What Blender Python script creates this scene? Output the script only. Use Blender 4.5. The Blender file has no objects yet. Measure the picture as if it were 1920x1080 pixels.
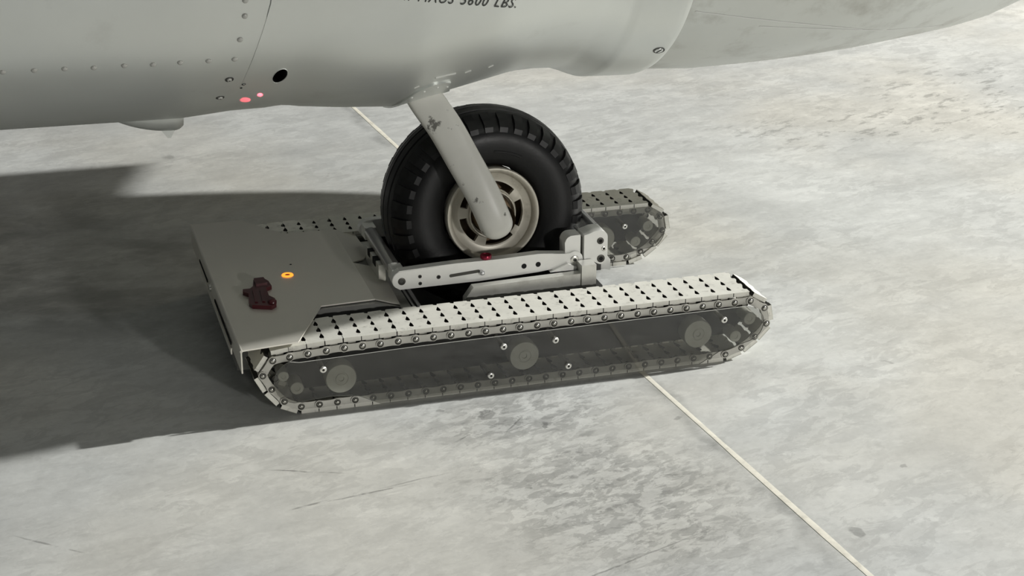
import bpy, bmesh, math, random
from mathutils import Vector, Matrix
import numpy as np
random.seed(7)
sc = bpy.context.scene
COL = sc.collection
PI = math.pi

# ------------------------------------------------------------------ camera
def make_camera():
    yaw, pitch, roll = math.radians(16.8038), math.radians(21.7745), math.radians(-0.2164)
    ca, sa, cb, sb = math.cos(yaw), math.sin(yaw), math.cos(pitch), math.sin(pitch)
    f = Vector((sa*cb, ca*cb, -sb)); r = Vector((ca, -sa, 0)); d = f.cross(r)
    cc, s_ = math.cos(roll), math.sin(roll)
    r2 = cc*r + s_*d; d2 = -s_*r + cc*d
    m = Matrix((r2, -d2, -f)).transposed().to_4x4()
    m.translation = Vector((-0.47059, -3.25827, 1.59155))
    cam = bpy.data.cameras.new('camera'); o = bpy.data.objects.new('camera', cam); COL.objects.link(o)
    o.matrix_world = m
    cam.sensor_width = 36.0; cam.lens = 3267.058/1920*36.0
    cam.clip_start = 0.05; cam.clip_end = 200
    sc.camera = o
make_camera()

# ------------------------------------------------------------------ world, lamps, exposure
w = bpy.data.worlds.new('hangar_air'); sc.world = w; w.use_nodes = True
bg = w.node_tree.nodes['Background']; bg.inputs[0].default_value = (0.95, 0.98, 1.0, 1); bg.inputs[1].default_value = 0.058
def lamp(name, loc, power, radius, col):
    l = bpy.data.lights.new(name, 'POINT'); l.energy = power; l.shadow_soft_size = radius; l.color = col
    o = bpy.data.objects.new(name, l); COL.objects.link(o); o.location = loc
    return o
# high-bay lamps of the hangar
lamp('high_bay_lamp', (13.6, 0.62, 7.0), 17600, 0.16, (1.0, 0.995, 0.965))
lamp('high_bay_lamp', (9.2, 0.4, 7.0), 700, 0.13, (1.0, 0.995, 0.965))
lamp('high_bay_lamp', (5.5, -15.0, 3.2), 3400, 0.4, (1.0, 0.98, 0.94))
lamp('wall_lamp', (4.9, 3.3, 2.6), 110, 0.1, (1.0, 0.84, 0.58))
sc.cycles.max_bounces = 6; sc.cycles.transparent_max_bounces = 12
sc.view_settings.view_transform = 'Standard'; sc.view_settings.look = 'None'
sc.view_settings.exposure = -0.45; sc.view_settings.gamma = 1.0; sc.view_settings.use_curve_mapping = False

# ------------------------------------------------------------------ mesh helpers
WPOS = {}
def V(*a): return Vector(a)
def link(name, me, parent=None, loc=(0, 0, 0), rot=None):
    o = bpy.data.objects.new(name, me); COL.objects.link(o)
    loc = Vector(loc); WPOS[o.name] = loc.copy()
    if parent is not None:
        o.parent = parent; loc = loc - WPOS[parent.name]
    o.location = loc
    if rot is not None: o.rotation_euler = rot
    return o
def thing(name, label, cat, loc, group=None):
    o = link(name, None, None, loc); o.empty_display_size = 0.1
    return tag(o, label, cat, group)
def tag(o, label, cat=None, group=None, kind=None):
    if label: o['label'] = label
    if cat: o['category'] = cat
    if group: o['group'] = group
    if kind: o['kind'] = kind
    return o
def to_mesh(name, bm, mats, smooth=None, recalc=True):
    if recalc: bmesh.ops.recalc_face_normals(bm, faces=bm.faces)
    me = bpy.data.meshes.new(name); bm.to_mesh(me); bm.free()
    for m in (mats if isinstance(mats, (list, tuple)) else [mats]): me.materials.append(M[m])
    if smooth is not None:
        me.polygons.foreach_set('use_smooth', [True]*len(me.polygons))
        try: me.set_sharp_from_angle(angle=math.radians(smooth))
        except Exception: pass
    return me
def obj(name, bm, mats, parent=None, smooth=None, label=None, recalc=True):
    """mesh built in world coordinates -> object whose origin is at the centre of its bounds"""
    if len(bm.verts):
        lo = Vector((min(v.co[i] for v in bm.verts) for i in range(3))); hi = Vector((max(v.co[i] for v in bm.verts) for i in range(3)))
        c = (lo+hi)/2
    else: c = Vector()
    for v in bm.verts: v.co -= c
    o = link(name, to_mesh(name, bm, mats, smooth, recalc), parent, c)
    if label: o['label'] = label
    return o
def nb(): return bmesh.new()
def bevel_all(bm, w, seg=1, ang=30):
    es = [e for e in bm.edges if len(e.link_faces) == 2 and e.calc_face_angle(0) > math.radians(ang)]
    if w > 0 and es: bmesh.ops.bevel(bm, geom=es, offset=w, segments=seg, profile=0.5, affect='EDGES', clamp_overlap=True)
    return bm
def box(bm, x0, x1, y0, y1, z0, z1, mi=0):
    vs = [bm.verts.new(p) for p in ((x0,y0,z0),(x1,y0,z0),(x1,y1,z0),(x0,y1,z0),(x0,y0,z1),(x1,y0,z1),(x1,y1,z1),(x0,y1,z1))]
    for f in ((0,3,2,1),(4,5,6,7),(0,1,5,4),(1,2,6,5),(2,3,7,6),(3,0,4,7)):
        bm.faces.new([vs[i] for i in f]).material_index = mi
    return bm
def bbox(x0, x1, y0, y1, z0, z1, bev=0.001, seg=2): return bevel_all(box(nb(), x0, x1, y0, y1, z0, z1), bev, seg)
def prism(bm, pts, a, b, axis='y', mi=0):
    """polygon in the plane across axis, extruded from a to b"""
    def P(u, v, t): return {'y': (u, t, v), 'z': (u, v, t), 'x': (t, u, v)}[axis]
    A = [bm.verts.new(P(u, v, a)) for u, v in pts]; B = [bm.verts.new(P(u, v, b)) for u, v in pts]
    n = len(pts); fs = [bm.faces.new(A), bm.faces.new(B[::-1])]
    for i in range(n): fs.append(bm.faces.new((A[i], A[(i+1) % n], B[(i+1) % n], B[i])))
    for f in fs: f.material_index = mi
    return bm
def prism3(bm, top, off, mi=0):
    """3-D polygon and its copy moved by off"""
    off = Vector(off); A = [bm.verts.new(p) for p in top]; B = [bm.verts.new(Vector(p)+off) for p in top]
    n = len(top); fs = [bm.faces.new(A), bm.faces.new(B[::-1])]
    for i in range(n): fs.append(bm.faces.new((A[i], A[(i+1) % n], B[(i+1) % n], B[i])))
    for f in fs: f.material_index = mi
    return bm
def frame(axis):
    n = Vector(axis).normalized(); t = Vector((1, 0, 0)) if abs(n.x) < 0.8 else Vector((0, 0, 1))
    e1 = (t - n*t.dot(n)).normalized(); e2 = n.cross(e1); return n, e1, e2
def lathe(bm, c, axis, prof, seg=32, close=False, mis=None):
    """prof: (r, h) pairs, h measured along axis from c; r = 0 ends close to a point"""
    n, e1, e2 = frame(axis); c = Vector(c); rings = []
    for r, h in prof:
        if r < 1e-7: rings.append([bm.verts.new(c+n*h)])
        else: rings.append([bm.verts.new(c+n*h+(e1*math.cos(2*PI*k/seg)+e2*math.sin(2*PI*k/seg))*r) for k in range(seg)])
    prs = list(zip(rings, rings[1:])) + ([(rings[-1], rings[0])] if close else [])
    for i, (a, b) in enumerate(prs):
        for k in range(seg):
            k2 = (k+1) % seg
            if len(a) == 1 and len(b) == 1: continue
            if len(a) == 1: f = bm.faces.new((a[0], b[k], b[k2]))
            elif len(b) == 1: f = bm.faces.new((a[k], b[0], a[k2]))
            else: f = bm.faces.new((a[k], b[k], b[k2], a[k2]))
            if mis: f.material_index = mis[i]
    return bm
def cyl(bm, c, axis, r, h0, h1, seg=24, bev=0.0, mi=0):
    b = bev
    prof = [(0, h0), (r-b, h0), (r, h0+b), (r, h1-b), (r-b, h1), (0, h1)] if b else [(0, h0), (r, h0), (r, h1), (0, h1)]
    return lathe(bm, c, axis, prof, seg, mis=[mi]*(len(prof)-1))
def arcpts(cx, cz, r, a0, a1, n): return [(cx+r*math.cos(math.radians(a0+(a1-a0)*i/n)), cz+r*math.sin(math.radians(a0+(a1-a0)*i/n))) for i in range(n+1)]
def copy_of(o, parent, loc, rot=None):
    c = o.copy(); COL.objects.link(c); WPOS[c.name] = Vector(loc); c.parent = parent
    c.location = Vector(loc) - (WPOS[parent.name] if parent else Vector())
    if rot is not None: c.rotation_euler = rot
    return c

# ------------------------------------------------------------------ materials
M = {}
def mat(name, col, rough=0.5, metal=0.0, var=0.0, scale=20.0, bump=0.0, bscale=200.0, rvar=0.0, spec=0.5, stretch=(1, 1, 1), dirt=None, coat=0.0):
    m = bpy.data.materials.new(name); m.use_nodes = True; nt = m.node_tree; p = nt.nodes['Principled BSDF']
    p.inputs['Roughness'].default_value = rough; p.inputs['Metallic'].default_value = metal
    p.inputs['Specular IOR Level'].default_value = spec; p.inputs['Base Color'].default_value = (*col, 1)
    if coat: p.inputs['Coat Weight'].default_value = coat; p.inputs['Coat Roughness'].default_value = 0.15
    geo = nt.nodes.new('ShaderNodeNewGeometry'); mp = nt.nodes.new('ShaderNodeMapping'); mp.inputs['Scale'].default_value = stretch
    nt.links.new(geo.outputs['Position'], mp.inputs['Vector'])
    def noise(s, det=6, ro=0.6):
        n = nt.nodes.new('ShaderNodeTexNoise'); n.inputs['Scale'].default_value = s; n.inputs['Detail'].default_value = det; n.inputs['Roughness'].default_value = ro
        nt.links.new(mp.outputs[0], n.inputs['Vector']); return n.outputs[0]
    out = None
    if var > 0:
        r = nt.nodes.new('ShaderNodeValToRGB'); nt.links.new(noise(scale), r.inputs[0])
        r.color_ramp.elements[0].position = 0.3; r.color_ramp.elements[1].position = 0.7
        r.color_ramp.elements[0].color = (*[c*(1-var) for c in col], 1); r.color_ramp.elements[1].color = (*[min(1, c*(1+var)) for c in col], 1)
        out = r.outputs[0]
    if dirt:
        dc, ds, p0, p1, amt = dirt
        r = nt.nodes.new('ShaderNodeValToRGB'); nt.links.new(noise(ds, 8, 0.65), r.inputs[0])
        r.color_ramp.elements[0].position = p0; r.color_ramp.elements[1].position = p1
        r.color_ramp.elements[0].color = (0, 0, 0, 1); r.color_ramp.elements[1].color = (amt, amt, amt, 1)
        mx = nt.nodes.new('ShaderNodeMix'); mx.data_type = 'RGBA'; nt.links.new(r.outputs[0], mx.inputs[0])
        if out: nt.links.new(out, mx.inputs[6])
        else: mx.inputs[6].default_value = (*col, 1)
        mx.inputs[7].default_value = (*dc, 1); out = mx.outputs[2]
    if out: nt.links.new(out, p.inputs['Base Color'])
    if rvar > 0:
        mr = nt.nodes.new('ShaderNodeMapRange'); nt.links.new(noise(scale*1.7), mr.inputs[0])
        mr.inputs[1].default_value = 0.3; mr.inputs[2].default_value = 0.7; mr.inputs[3].default_value = max(0.03, rough-rvar); mr.inputs[4].default_value = rough+rvar
        nt.links.new(mr.outputs[0], p.inputs['Roughness'])
    if bump > 0:
        b = nt.nodes.new('ShaderNodeBump'); b.inputs['Strength'].default_value = bump; b.inputs['Distance'].default_value = 0.002
        nt.links.new(noise(bscale, 4), b.inputs['Height']); nt.links.new(b.outputs[0], p.inputs['Normal'])
    M[name] = m
    return m
mat('hull_paint', (0.70, 0.72, 0.695), 0.36, 0.65, 0.04, 3.0, dirt=((0.36, 0.35, 0.32), 5.0, 0.60, 0.85, 0.4))
mat('nose_paint', (0.58, 0.595, 0.57), 0.40, 0.6, 0.05, 4.0, dirt=((0.30, 0.29, 0.26), 6.0, 0.50, 0.72, 0.75))
mat('black_void', (0.004, 0.004, 0.004), 0.8)
mat('letter_paint', (0.03, 0.032, 0.03), 0.5)
mat('scuff_paint', (0.74, 0.74, 0.71), 0.5)
mat('seam_paint', (0.62, 0.625, 0.61), 0.4)
mat('acrylic_edge', (0.42, 0.42, 0.39), 0.3)
mat('rivet_metal', (0.46, 0.46, 0.43), 0.38, 0.2)
mat('screw_dark', (0.09, 0.09, 0.085), 0.4, 0.6)
mat('leg_paint', (0.62, 0.615, 0.57), 0.38, 0, 0.06, 9.0, dirt=((0.10, 0.095, 0.085), 26.0, 0.615, 0.66, 0.9))
mat('rim_paint', (0.56, 0.53, 0.45), 0.36, 0.15, 0.08, 14.0, dirt=((0.13, 0.10, 0.06), 22.0, 0.55, 0.75, 0.6))
mat('hub_rust', (0.17, 0.115, 0.065), 0.55, 0.3, 0.3, 30.0)
mat('tyre_rubber', (0.006, 0.006, 0.0065), 0.42, 0, 0.2, 12.0, bump=0.12, bscale=160, rvar=0.06, spec=0.32, dirt=((0.016, 0.0155, 0.015), 10.0, 0.5, 0.8, 0.4))
mat('lid_steel', (0.80, 0.775, 0.70), 0.40, 0.5, 0.03, 3.0, rvar=0.03)
mat('body_dark', (0.09, 0.09, 0.085), 0.45, 0.6, 0.15, 20)
mat('pad_metal', (0.80, 0.79, 0.72), 0.55, 0.20, 0.07, 24.0, dirt=((0.20, 0.19, 0.15), 60.0, 0.56, 0.75, 0.55))
mat('chain_metal', (0.50, 0.49, 0.45), 0.40, 0.55, 0.10, 30.0)
mat('gap_shade', (0.035, 0.033, 0.028), 0.7)  # pocket walls near black: shade in the pad gaps put into the colour
mat('panel_grey', (0.26, 0.26, 0.245), 0.45, 0.4, 0.08, 20)
mat('chain_dark', (0.08, 0.078, 0.07), 0.42, 0.7)
mat('pin_metal', (0.45, 0.44, 0.40), 0.25, 0.9)
mat('alu', (0.90, 0.90, 0.865), 0.38, 0.25, 0.03, 20.0)
mat('alu_grey', (0.66, 0.66, 0.62), 0.38, 0.55, 0.06, 16.0, dirt=((0.33, 0.31, 0.27), 30.0, 0.5, 0.8, 0.5))
mat('chrome', (0.92, 0.92, 0.93), 0.24, 0.6)
mat('roller_metal', (0.42, 0.42, 0.40), 0.28, 0.7)
mat('wheel_grey', (0.72, 0.72, 0.66), 0.34, 0.3, 0.1, 30)
mat('frame_dark', (0.030, 0.030, 0.030), 0.6, 0.0, 0.3, 12)
mat('screw_bright', (0.80, 0.79, 0.74), 0.25, 0.7)
mat('red_anodised', (0.30, 0.02, 0.05), 0.28, 0.5)
mat('maroon_plastic', (0.075, 0.012, 0.016), 0.35, 0, 0.15, 60)
mat('sealant', (0.85, 0.82, 0.71), 0.6, 0, 0.10, 30.0, dirt=((0.45, 0.42, 0.34), 40.0, 0.5, 0.8, 0.6))
def glow(name, col, s):
    m = bpy.data.materials.new(name); m.use_nodes = True; p = m.node_tree.nodes['Principled BSDF']
    p.inputs['Base Color'].default_value = (*col, 1); p.inputs['Emission Color'].default_value = (*col, 1); p.inputs['Emission Strength'].default_value = s
    M[name] = m
glow('led_orange', (1.0, 0.30, 0.03), 2.2)
def acrylic():
    m = bpy.data.materials.new('smoked_acrylic'); m.use_nodes = True; nt = m.node_tree; nt.nodes.clear()
    out = nt.nodes.new('ShaderNodeOutputMaterial'); tr = nt.nodes.new('ShaderNodeBsdfTransparent'); tr.inputs[0].default_value = (0.80, 0.80, 0.78, 1)
    gl = nt.nodes.new('ShaderNodeBsdfGlossy'); gl.inputs[0].default_value = (1, 1, 1, 1); gl.inputs['Roughness'].default_value = 0.03
    fr = nt.nodes.new('ShaderNodeFresnel'); fr.inputs[0].default_value = 1.49
    mx = nt.nodes.new('ShaderNodeMixShader'); nt.links.new(fr.outputs[0], mx.inputs[0]); nt.links.new(tr.outputs[0], mx.inputs[1]); nt.links.new(gl.outputs[0], mx.inputs[2])
    df = nt.nodes.new('ShaderNodeBsdfDiffuse'); df.inputs[0].default_value = (0.10, 0.10, 0.095, 1)
    m2 = nt.nodes.new('ShaderNodeMixShader'); m2.inputs[0].default_value = 0.10
    nt.links.new(mx.outputs[0], m2.inputs[1]); nt.links.new(df.outputs[0], m2.inputs[2]); nt.links.new(m2.outputs[0], out.inputs[0])
    M['smoked_acrylic'] = m
acrylic()

def concrete():
    m = bpy.data.materials.new('polished_concrete'); m.use_nodes = True; nt = m.node_tree; p = nt.nodes['Principled BSDF']; L = nt.links.new
    geo = nt.nodes.new('ShaderNodeNewGeometry'); P = geo.outputs['Position']
    def math_(op, a, b=None, clamp=False):
        n = nt.nodes.new('ShaderNodeMath'); n.operation = op; n.use_clamp = clamp
        for i, q in enumerate((a, b)):
            if q is None: continue
            if isinstance(q, (int, float)): n.inputs[i].default_value = q
            else: L(q, n.inputs[i])
        return n.outputs[0]
    def vmap(scale=(1, 1, 1), rot=0.0, loc=(0, 0, 0), src=None, kind='TEXTURE'):
        n = nt.nodes.new('ShaderNodeMapping'); n.vector_type = kind; n.inputs['Scale'].default_value = scale; n.inputs['Rotation'].default_value = (0, 0, rot); n.inputs['Location'].default_value = loc
        L(src or P, n.inputs['Vector']); return n.outputs[0]
    def noise(s, det=6, ro=0.6, vec=None, dist=0.0):
        n = nt.nodes.new('ShaderNodeTexNoise'); n.inputs['Scale'].default_value = s; n.inputs['Detail'].default_value = det; n.inputs['Roughness'].default_value = ro; n.inputs['Distortion'].default_value = dist
        L(vec or P, n.inputs['Vector']); return n
    def rng(v, a, b, c=0.0, d=1.0, smooth=True):
        n = nt.nodes.new('ShaderNodeMapRange'); n.interpolation_type = 'SMOOTHSTEP' if smooth else 'LINEAR'
        L(v, n.inputs[0]); n.inputs[1].default_value = a; n.inputs[2].default_value = b; n.inputs[3].default_value = c; n.inputs[4].default_value = d
        return n.outputs[0]
    # warped coordinates give stains ragged outlines
    nz = noise(9.0, 4, 0.6); add = nt.nodes.new('ShaderNodeVectorMath'); add.operation = 'MULTIPLY_ADD'
    sub = nt.nodes.new('ShaderNodeVectorMath'); sub.operation = 'SUBTRACT'; L(nz.outputs['Color'], sub.inputs[0]); sub.inputs[1].default_value = (0.5, 0.5, 0.5)
    L(sub.outputs[0], add.inputs[0]); add.inputs[1].default_value = (0.09, 0.09, 0); L(P, add.inputs[2]); W = add.outputs[0]
    a2 = nt.nodes.new('ShaderNodeVectorMath'); a2.operation = 'MULTIPLY_ADD'; L(sub.outputs[0], a2.inputs[0]); a2.inputs[1].default_value = (0.016, 0.016, 0); L(P, a2.inputs[2]); W2 = a2.outputs[0]
    def spot(x, y, rx, ry, rot=0.0, soft=0.5, warp=True):
        v = vmap((rx, ry, 1), math.radians(rot), (x, y, 0), W if warp is True else W2)
        ln = nt.nodes.new('ShaderNodeVectorMath'); ln.operation = 'LENGTH'
        fl = nt.nodes.new('ShaderNodeVectorMath'); fl.operation = 'MULTIPLY'; L(v, fl.inputs[0]); fl.inputs[1].default_value = (1, 1, 0); L(fl.outputs[0], ln.inputs[0])
        return rng(ln.outputs['Value'], 1-soft, 1.0, 1.0, 0.0)
    fac = rng(noise(1.3, 5, 0.55).outputs[0], 0.3, 0.7, 0.90, 1.06)                 # broad clouds
    fine = rng(noise(7.0, 6, 0.68, vmap((1.6, 1, 1), 0.3)).outputs[0], 0.30, 0.72, 0.90, 1.07)
    fac = math_('MULTIPLY', fac, fine)
    fac = math_('MULTIPLY', fac, rng(noise(70, 4, 0.6).outputs[0], 0.25, 0.75, 0.965, 1.03))
    def dark(f, mask, k): return math_('MULTIPLY', f, math_('SUBTRACT', 1.0, math_('MULTIPLY', mask, k)))
    # blotchy worn area in the foreground
    area = math_('MAXIMUM', spot(0.56, -0.52, 0.36, 0.46, 20, 0.75), spot(0.50, -0.14, 0.34, 0.20, 0, 0.8))
    bl = rng(noise(34.0, 6, 0.66, vmap((1.7, 1, 1), 0.4), 0.5).outputs[0], 0.48, 0.53)
    fac = dark(fac, math_('MULTIPLY', area, bl), 0.27)
    bl2 = rng(noise(13.0, 4, 0.6, vmap((1.7, 1, 1), 0.2), 0.3).outputs[0], 0.52, 0.56)
    fac = dark(fac, math_('MULTIPLY', area, bl2), 0.10)
    lp = rng(noise(16.0, 5, 0.65, vmap((1.8, 1, 1), -0.25)).outputs[0], 0.62, 0.68)   # pale flecks
    fac = math_('MULTIPLY', fac, math_('ADD', 1.0, math_('MULTIPLY', lp, 0.09)))
    # ragged trowel patches everywhere, stronger where the floor is worn
    pa = noise(21.0, 7, 0.70, vmap((2.0, 1, 1), 0.35), 0.7).outputs[0]
    patch = math_('MULTIPLY', rng(pa, 0.485, 0.525), rng(noise(2.6, 4, 0.55).outputs[0], 0.38, 0.62, 0.25, 1.0))
    fac = dark(fac, patch, 0.12)
    pb = rng(noise(48.0, 5, 0.68, vmap((2.2, 1, 1), 0.25), 0.5).outputs[0], 0.54, 0.60)
    fac = dark(fac, math_('MULTIPLY', pb, math_('ADD', 0.25, math_('MULTIPLY', area, 0.75))), 0.20)
    pc = rng(noise(30.0, 6, 0.70, vmap((2.2, 1, 1), 0.15), 0.4).outputs[0], 0.585, 0.63)
    fac = math_('MULTIPLY', fac, math_('ADD', 1.0, math_('MULTIPLY', pc, 0.07)))
    # grain of dark flecks far right and in the shaded bay
    far = math_('MAXIMUM', spot(2.75, 1.75, 0.75, 0.75, 0, 0.7), spot(2.2, 1.6, 0.9, 0.35, 0, 0.8))
    fl = rng(noise(18.0, 6, 0.7, vmap((2.4, 1, 1), 0.45)).outputs[0], 0.53, 0.62)
    fac = dark(fac, math_('MULTIPLY', far, fl), 0.34)
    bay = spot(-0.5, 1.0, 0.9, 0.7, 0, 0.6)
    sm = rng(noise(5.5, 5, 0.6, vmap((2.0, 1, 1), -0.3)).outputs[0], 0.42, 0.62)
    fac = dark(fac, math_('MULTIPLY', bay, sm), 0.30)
    ov = rng(noise(4.0, 6, 0.72, vmap((2.2, 1, 1), 0.4)).outputs[0], 0.56, 0.72)
    fac = dark(fac, ov, 0.10)
    # single stains
    for s in ((0.42, -0.10, 0.026, 0.024, 0, 0.25, 0.38), (0.943, -0.762, 0.020, 0.016, 0, 0.35, 0.34), (-0.012, 1.878, 0.032, 0.030, 0, 0.6, 0.30),
              (0.345, -0.06, 0.012, 0.008, 0, 0.4, 0.3), (0.53, -0.20, 0.008, 0.014, 0, 0.4, 0.35), (1.14, -0.56, 0.008, 0.007, 0, 0.4, 0.3),
              (1.03, 0.53, 0.020, 0.012, 0, 0.4, 0.15), (0.60, -0.255, 0.035, 0.012, 30, 0.6, 0.25), (0.80, -0.24, 0.014, 0.006, 0, 0.5, 0.3), (1.36, -0.1, 0.02, 0.008, -30, 0.5, 0.22)):
        fac = dark(fac, spot(*s[:6]), s[6])
    # scratches and hairline cracks
    broken = rng(noise(25, 4, 0.6).outputs[0], 0.35, 0.55)
    for s in ((0.02, -0.25, 0.10, 0.0035, -22, 0.6, 0.42), (0.115, -0.37, 0.13, 0.0035, 8, 0.7, 0.40), (0.00, -0.385, 0.05, 0.004, 14, 0.7, 0.42), (0.22, -0.345, 0.10, 0.003, 10, 0.7, 0.30),
              (-0.47, -0.40, 0.11, 0.0035, -40, 0.6, 0.35), (0.42, -0.78, 0.42, 0.0028, 21, 0.6, 0.34), (0.335, -0.205, 0.06, 0.003, 35, 0.6, 0.35), (0.47, -0.165, 0.05, 0.003, 50, 0.6, 0.35)):
        fac = dark(fac, math_('MULTIPLY', spot(*s[:6], False), broken), s[6]*1.15)
    # dirt along the joint
    jr = math.atan2(0.0835, 1.0)
    jn = rng(noise(5.0, 5, 0.6).outputs[0], 0.35, 0.65, 0.15, 1.0)
    sep = nt.nodes.new('ShaderNodeSeparateXYZ'); L(W, sep.inputs[0])
    dist = math_('ABSOLUTE', math_('SUBTRACT', math_('ADD', sep.outputs[0], math_('MULTIPLY', sep.outputs[1], 0.0790)), 0.803))
    fac = dark(fac, math_('MULTIPLY', rng(dist, 0.0, 0.034, 1.0, 0.0), jn), 0.34)
    # warm tone patches
    warm = rng(noise(0.9, 4, 0.5).outputs[0], 0.42, 0.66)
    mx = nt.nodes.new('ShaderNodeMix'); mx.data_type = 'RGBA'; L(warm, mx.inputs[0]); mx.inputs[6].default_value = (0.600, 0.612, 0.596, 1); mx.inputs[7].default_value = (0.630, 0.622, 0.575, 1)
    cm = nt.nodes.new('ShaderNodeVectorMath'); cm.operation = 'SCALE'; L(mx.outputs[2], cm.inputs[0]); L(fac, cm.inputs['Scale'])
    L(cm.outputs[0], p.inputs['Base Color'])
    L(rng(noise(11, 5, 0.6).outputs[0], 0.3, 0.7, 0.44, 0.62), p.inputs['Roughness']); p.inputs['Specular IOR Level'].default_value = 0.35
    b = nt.nodes.new('ShaderNodeBump'); b.inputs['Strength'].default_value = 0.12; b.inputs['Distance'].default_value = 0.003
    L(noise(40, 3, 0.6).outputs[0], b.inputs['Height']); L(b.outputs[0], p.inputs['Normal'])
    M['polished_concrete'] = m
concrete()

# ------------------------------------------------------------------ floor
FZ = -0.0026
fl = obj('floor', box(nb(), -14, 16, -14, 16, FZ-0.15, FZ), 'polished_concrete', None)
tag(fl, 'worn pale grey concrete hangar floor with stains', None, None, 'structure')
def joint():
    bm = nb(); rows = []; N = 90
    for i in range(N+1):
        y = -2.2 + 9.2*i/N
        x = 0.8143 - 0.0760*y + 0.003*math.sin(y*1.3) - 0.0145*min(0, y)
        h = 0.0070 + 0.0009*math.sin(y*7.1) + 0.0006*math.sin(y*23)
        rows.append([bm.verts.new((x+sx*h, y, FZ+zz)) for sx, zz in ((-1, -0.002), (-0.9, 0.0006), (0, 0.0010), (0.9, 0.0006), (1, -0.002))])
    for a, b in zip(rows, rows[1:]):
        for k in range(4): bm.faces.new((a[k], a[k+1], b[k+1], b[k]))
    o = obj('joint_sealant', bm, 'sealant', fl, 40, 'cream sealant strip in the floor joint')
joint()

# ------------------------------------------------------------------ aircraft
# hull stations: x, near edge y, far edge y, keel z  (superelliptic sections about z = ZC)
HULL_A = [(-2.4,-0.1,1.7269,0.6247),(-2.1,-0.1,1.7154,0.5965),(-1.8,-0.1,1.7038,0.5685),(-1.5,-0.1,1.6923,0.5407),(-1.2,-0.1,1.6808,0.5243),(-0.9,-0.1,1.6692,0.5169),(-0.6,-0.1,1.6577,0.5157),(-0.54,-0.1,1.6554,0.5161),(-0.48,-0.1,1.6531,0.5164),(-0.42,-0.1,1.6508,0.5158),(-0.36,-0.1,1.6485,0.5152),(-0.3,-0.1,1.6462,0.5146),(-0.24,-0.1,1.6438,0.5139),(-0.18,-0.1,1.6415,0.5131),(-0.12,-0.1,1.6392,0.5122),(-0.06,-0.1,1.6369,0.5178),(-0.0,-0.1,1.6346,0.5233),(0.06,-0.1,1.6323,0.5246),(0.08,-0.1,1.6315,0.5267),(0.1,-0.1,1.6308,0.5278),(0.12,-0.1,1.63,0.5255),(0.14,-0.1,1.6292,0.5219),(0.16,-0.1,1.6285,0.5198),(0.18,-0.1,1.6277,0.5176),(0.2,-0.1,1.6269,0.5154),(0.22,-0.0987,1.6262,0.513),(0.24,-0.0973,1.6254,0.511),(0.26,-0.096,1.6246,0.5095),(0.28,-0.0947,1.6238,0.5079),(0.3,-0.0933,1.6231,0.5063),(0.32,-0.092,1.6223,0.5048),(0.34,-0.0907,1.6215,0.5038),(0.36,-0.0893,1.6208,0.5092),(0.38,-0.088,1.62,0.5139),(0.4,-0.0867,1.6192,0.5184),(0.42,-0.0853,1.6185,0.5226),(0.44,-0.084,1.6177,0.5261),(0.46,-0.0827,1.6169,0.5295),(0.48,-0.0813,1.6162,0.534),(0.5,-0.08,1.6154,0.5386),(0.52,-0.0759,1.6146,0.5424),(0.54,-0.0718,1.6138,0.5461),(0.56,-0.0677,1.6131,0.5499),(0.58,-0.0636,1.6123,0.5537),(0.6,-0.0595,1.6115,0.5575),(0.62,-0.0555,1.6108,0.56),(0.64,-0.0514,1.61,0.5602),(0.66,-0.0473,1.6092,0.5604),(0.68,-0.0432,1.6085,0.5602),(0.7,-0.0391,1.6077,0.5586),(0.71,-0.037,1.6073,0.5578),(0.72,-0.035,1.6069,0.5569),(0.73,-0.0321,1.6065,0.5555),(0.74,-0.0293,1.6062,0.5527),(0.75,-0.0264,1.6058,0.5495),(0.76,-0.0235,1.6054,0.5458),(0.77,-0.0206,1.605,0.5418),(0.78,-0.0178,1.6046,0.5378),(0.79,-0.0149,1.6042,0.5335),(0.8,-0.012,1.6038,0.5289),(0.81,-0.0127,1.6035,0.5246),(0.82,-0.0133,1.6031,0.5243),(0.83,-0.014,1.6027,0.5241),(0.84,-0.0147,1.6023,0.5239),(0.85,-0.0153,1.6019,0.5236),(0.86,-0.016,1.6015,0.5234),(0.87,-0.0171,1.6012,0.5233),(0.88,-0.0183,1.6008,0.5233),(0.89,-0.0194,1.6004,0.5232),(0.9,-0.0206,1.6,0.5231),(0.91,-0.0217,1.5983,0.5231),(0.92,-0.0229,1.5967,0.5276)]
HULL_B = [(0.86,0.01,1.6015,0.5276),(0.9,0.0271,1.6,0.5217),(0.95,0.045,1.5917,0.5135),(1,0.044,1.5833,0.5059),(1.1,0.042,1.5667,0.5008),(1.2,0.04,1.55,0.5042),(1.3,0.04,1.5267,0.51),(1.4,0.04,1.5033,0.5179),(1.5,0.04,1.48,0.529),(1.6,0.0733,1.4633,0.5353),(1.7,0.1067,1.4467,0.5417),(1.8,0.14,1.43,0.5499),(1.9,0.1825,1.415,0.5616),(2.0,0.225,1.4,0.5876),(2.1,0.26,1.355,0.6342),(2.2,0.295,1.31,0.6878),(2.3,0.335,1.275,0.7513),(2.4,0.375,1.24,0.8487),(2.48,0.4203,1.192,0.9169),(2.55,0.46,1.15,0.9455),(2.6,0.52,1.075,0.9514),(2.64,0.568,1.015,0.9545)]

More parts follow.
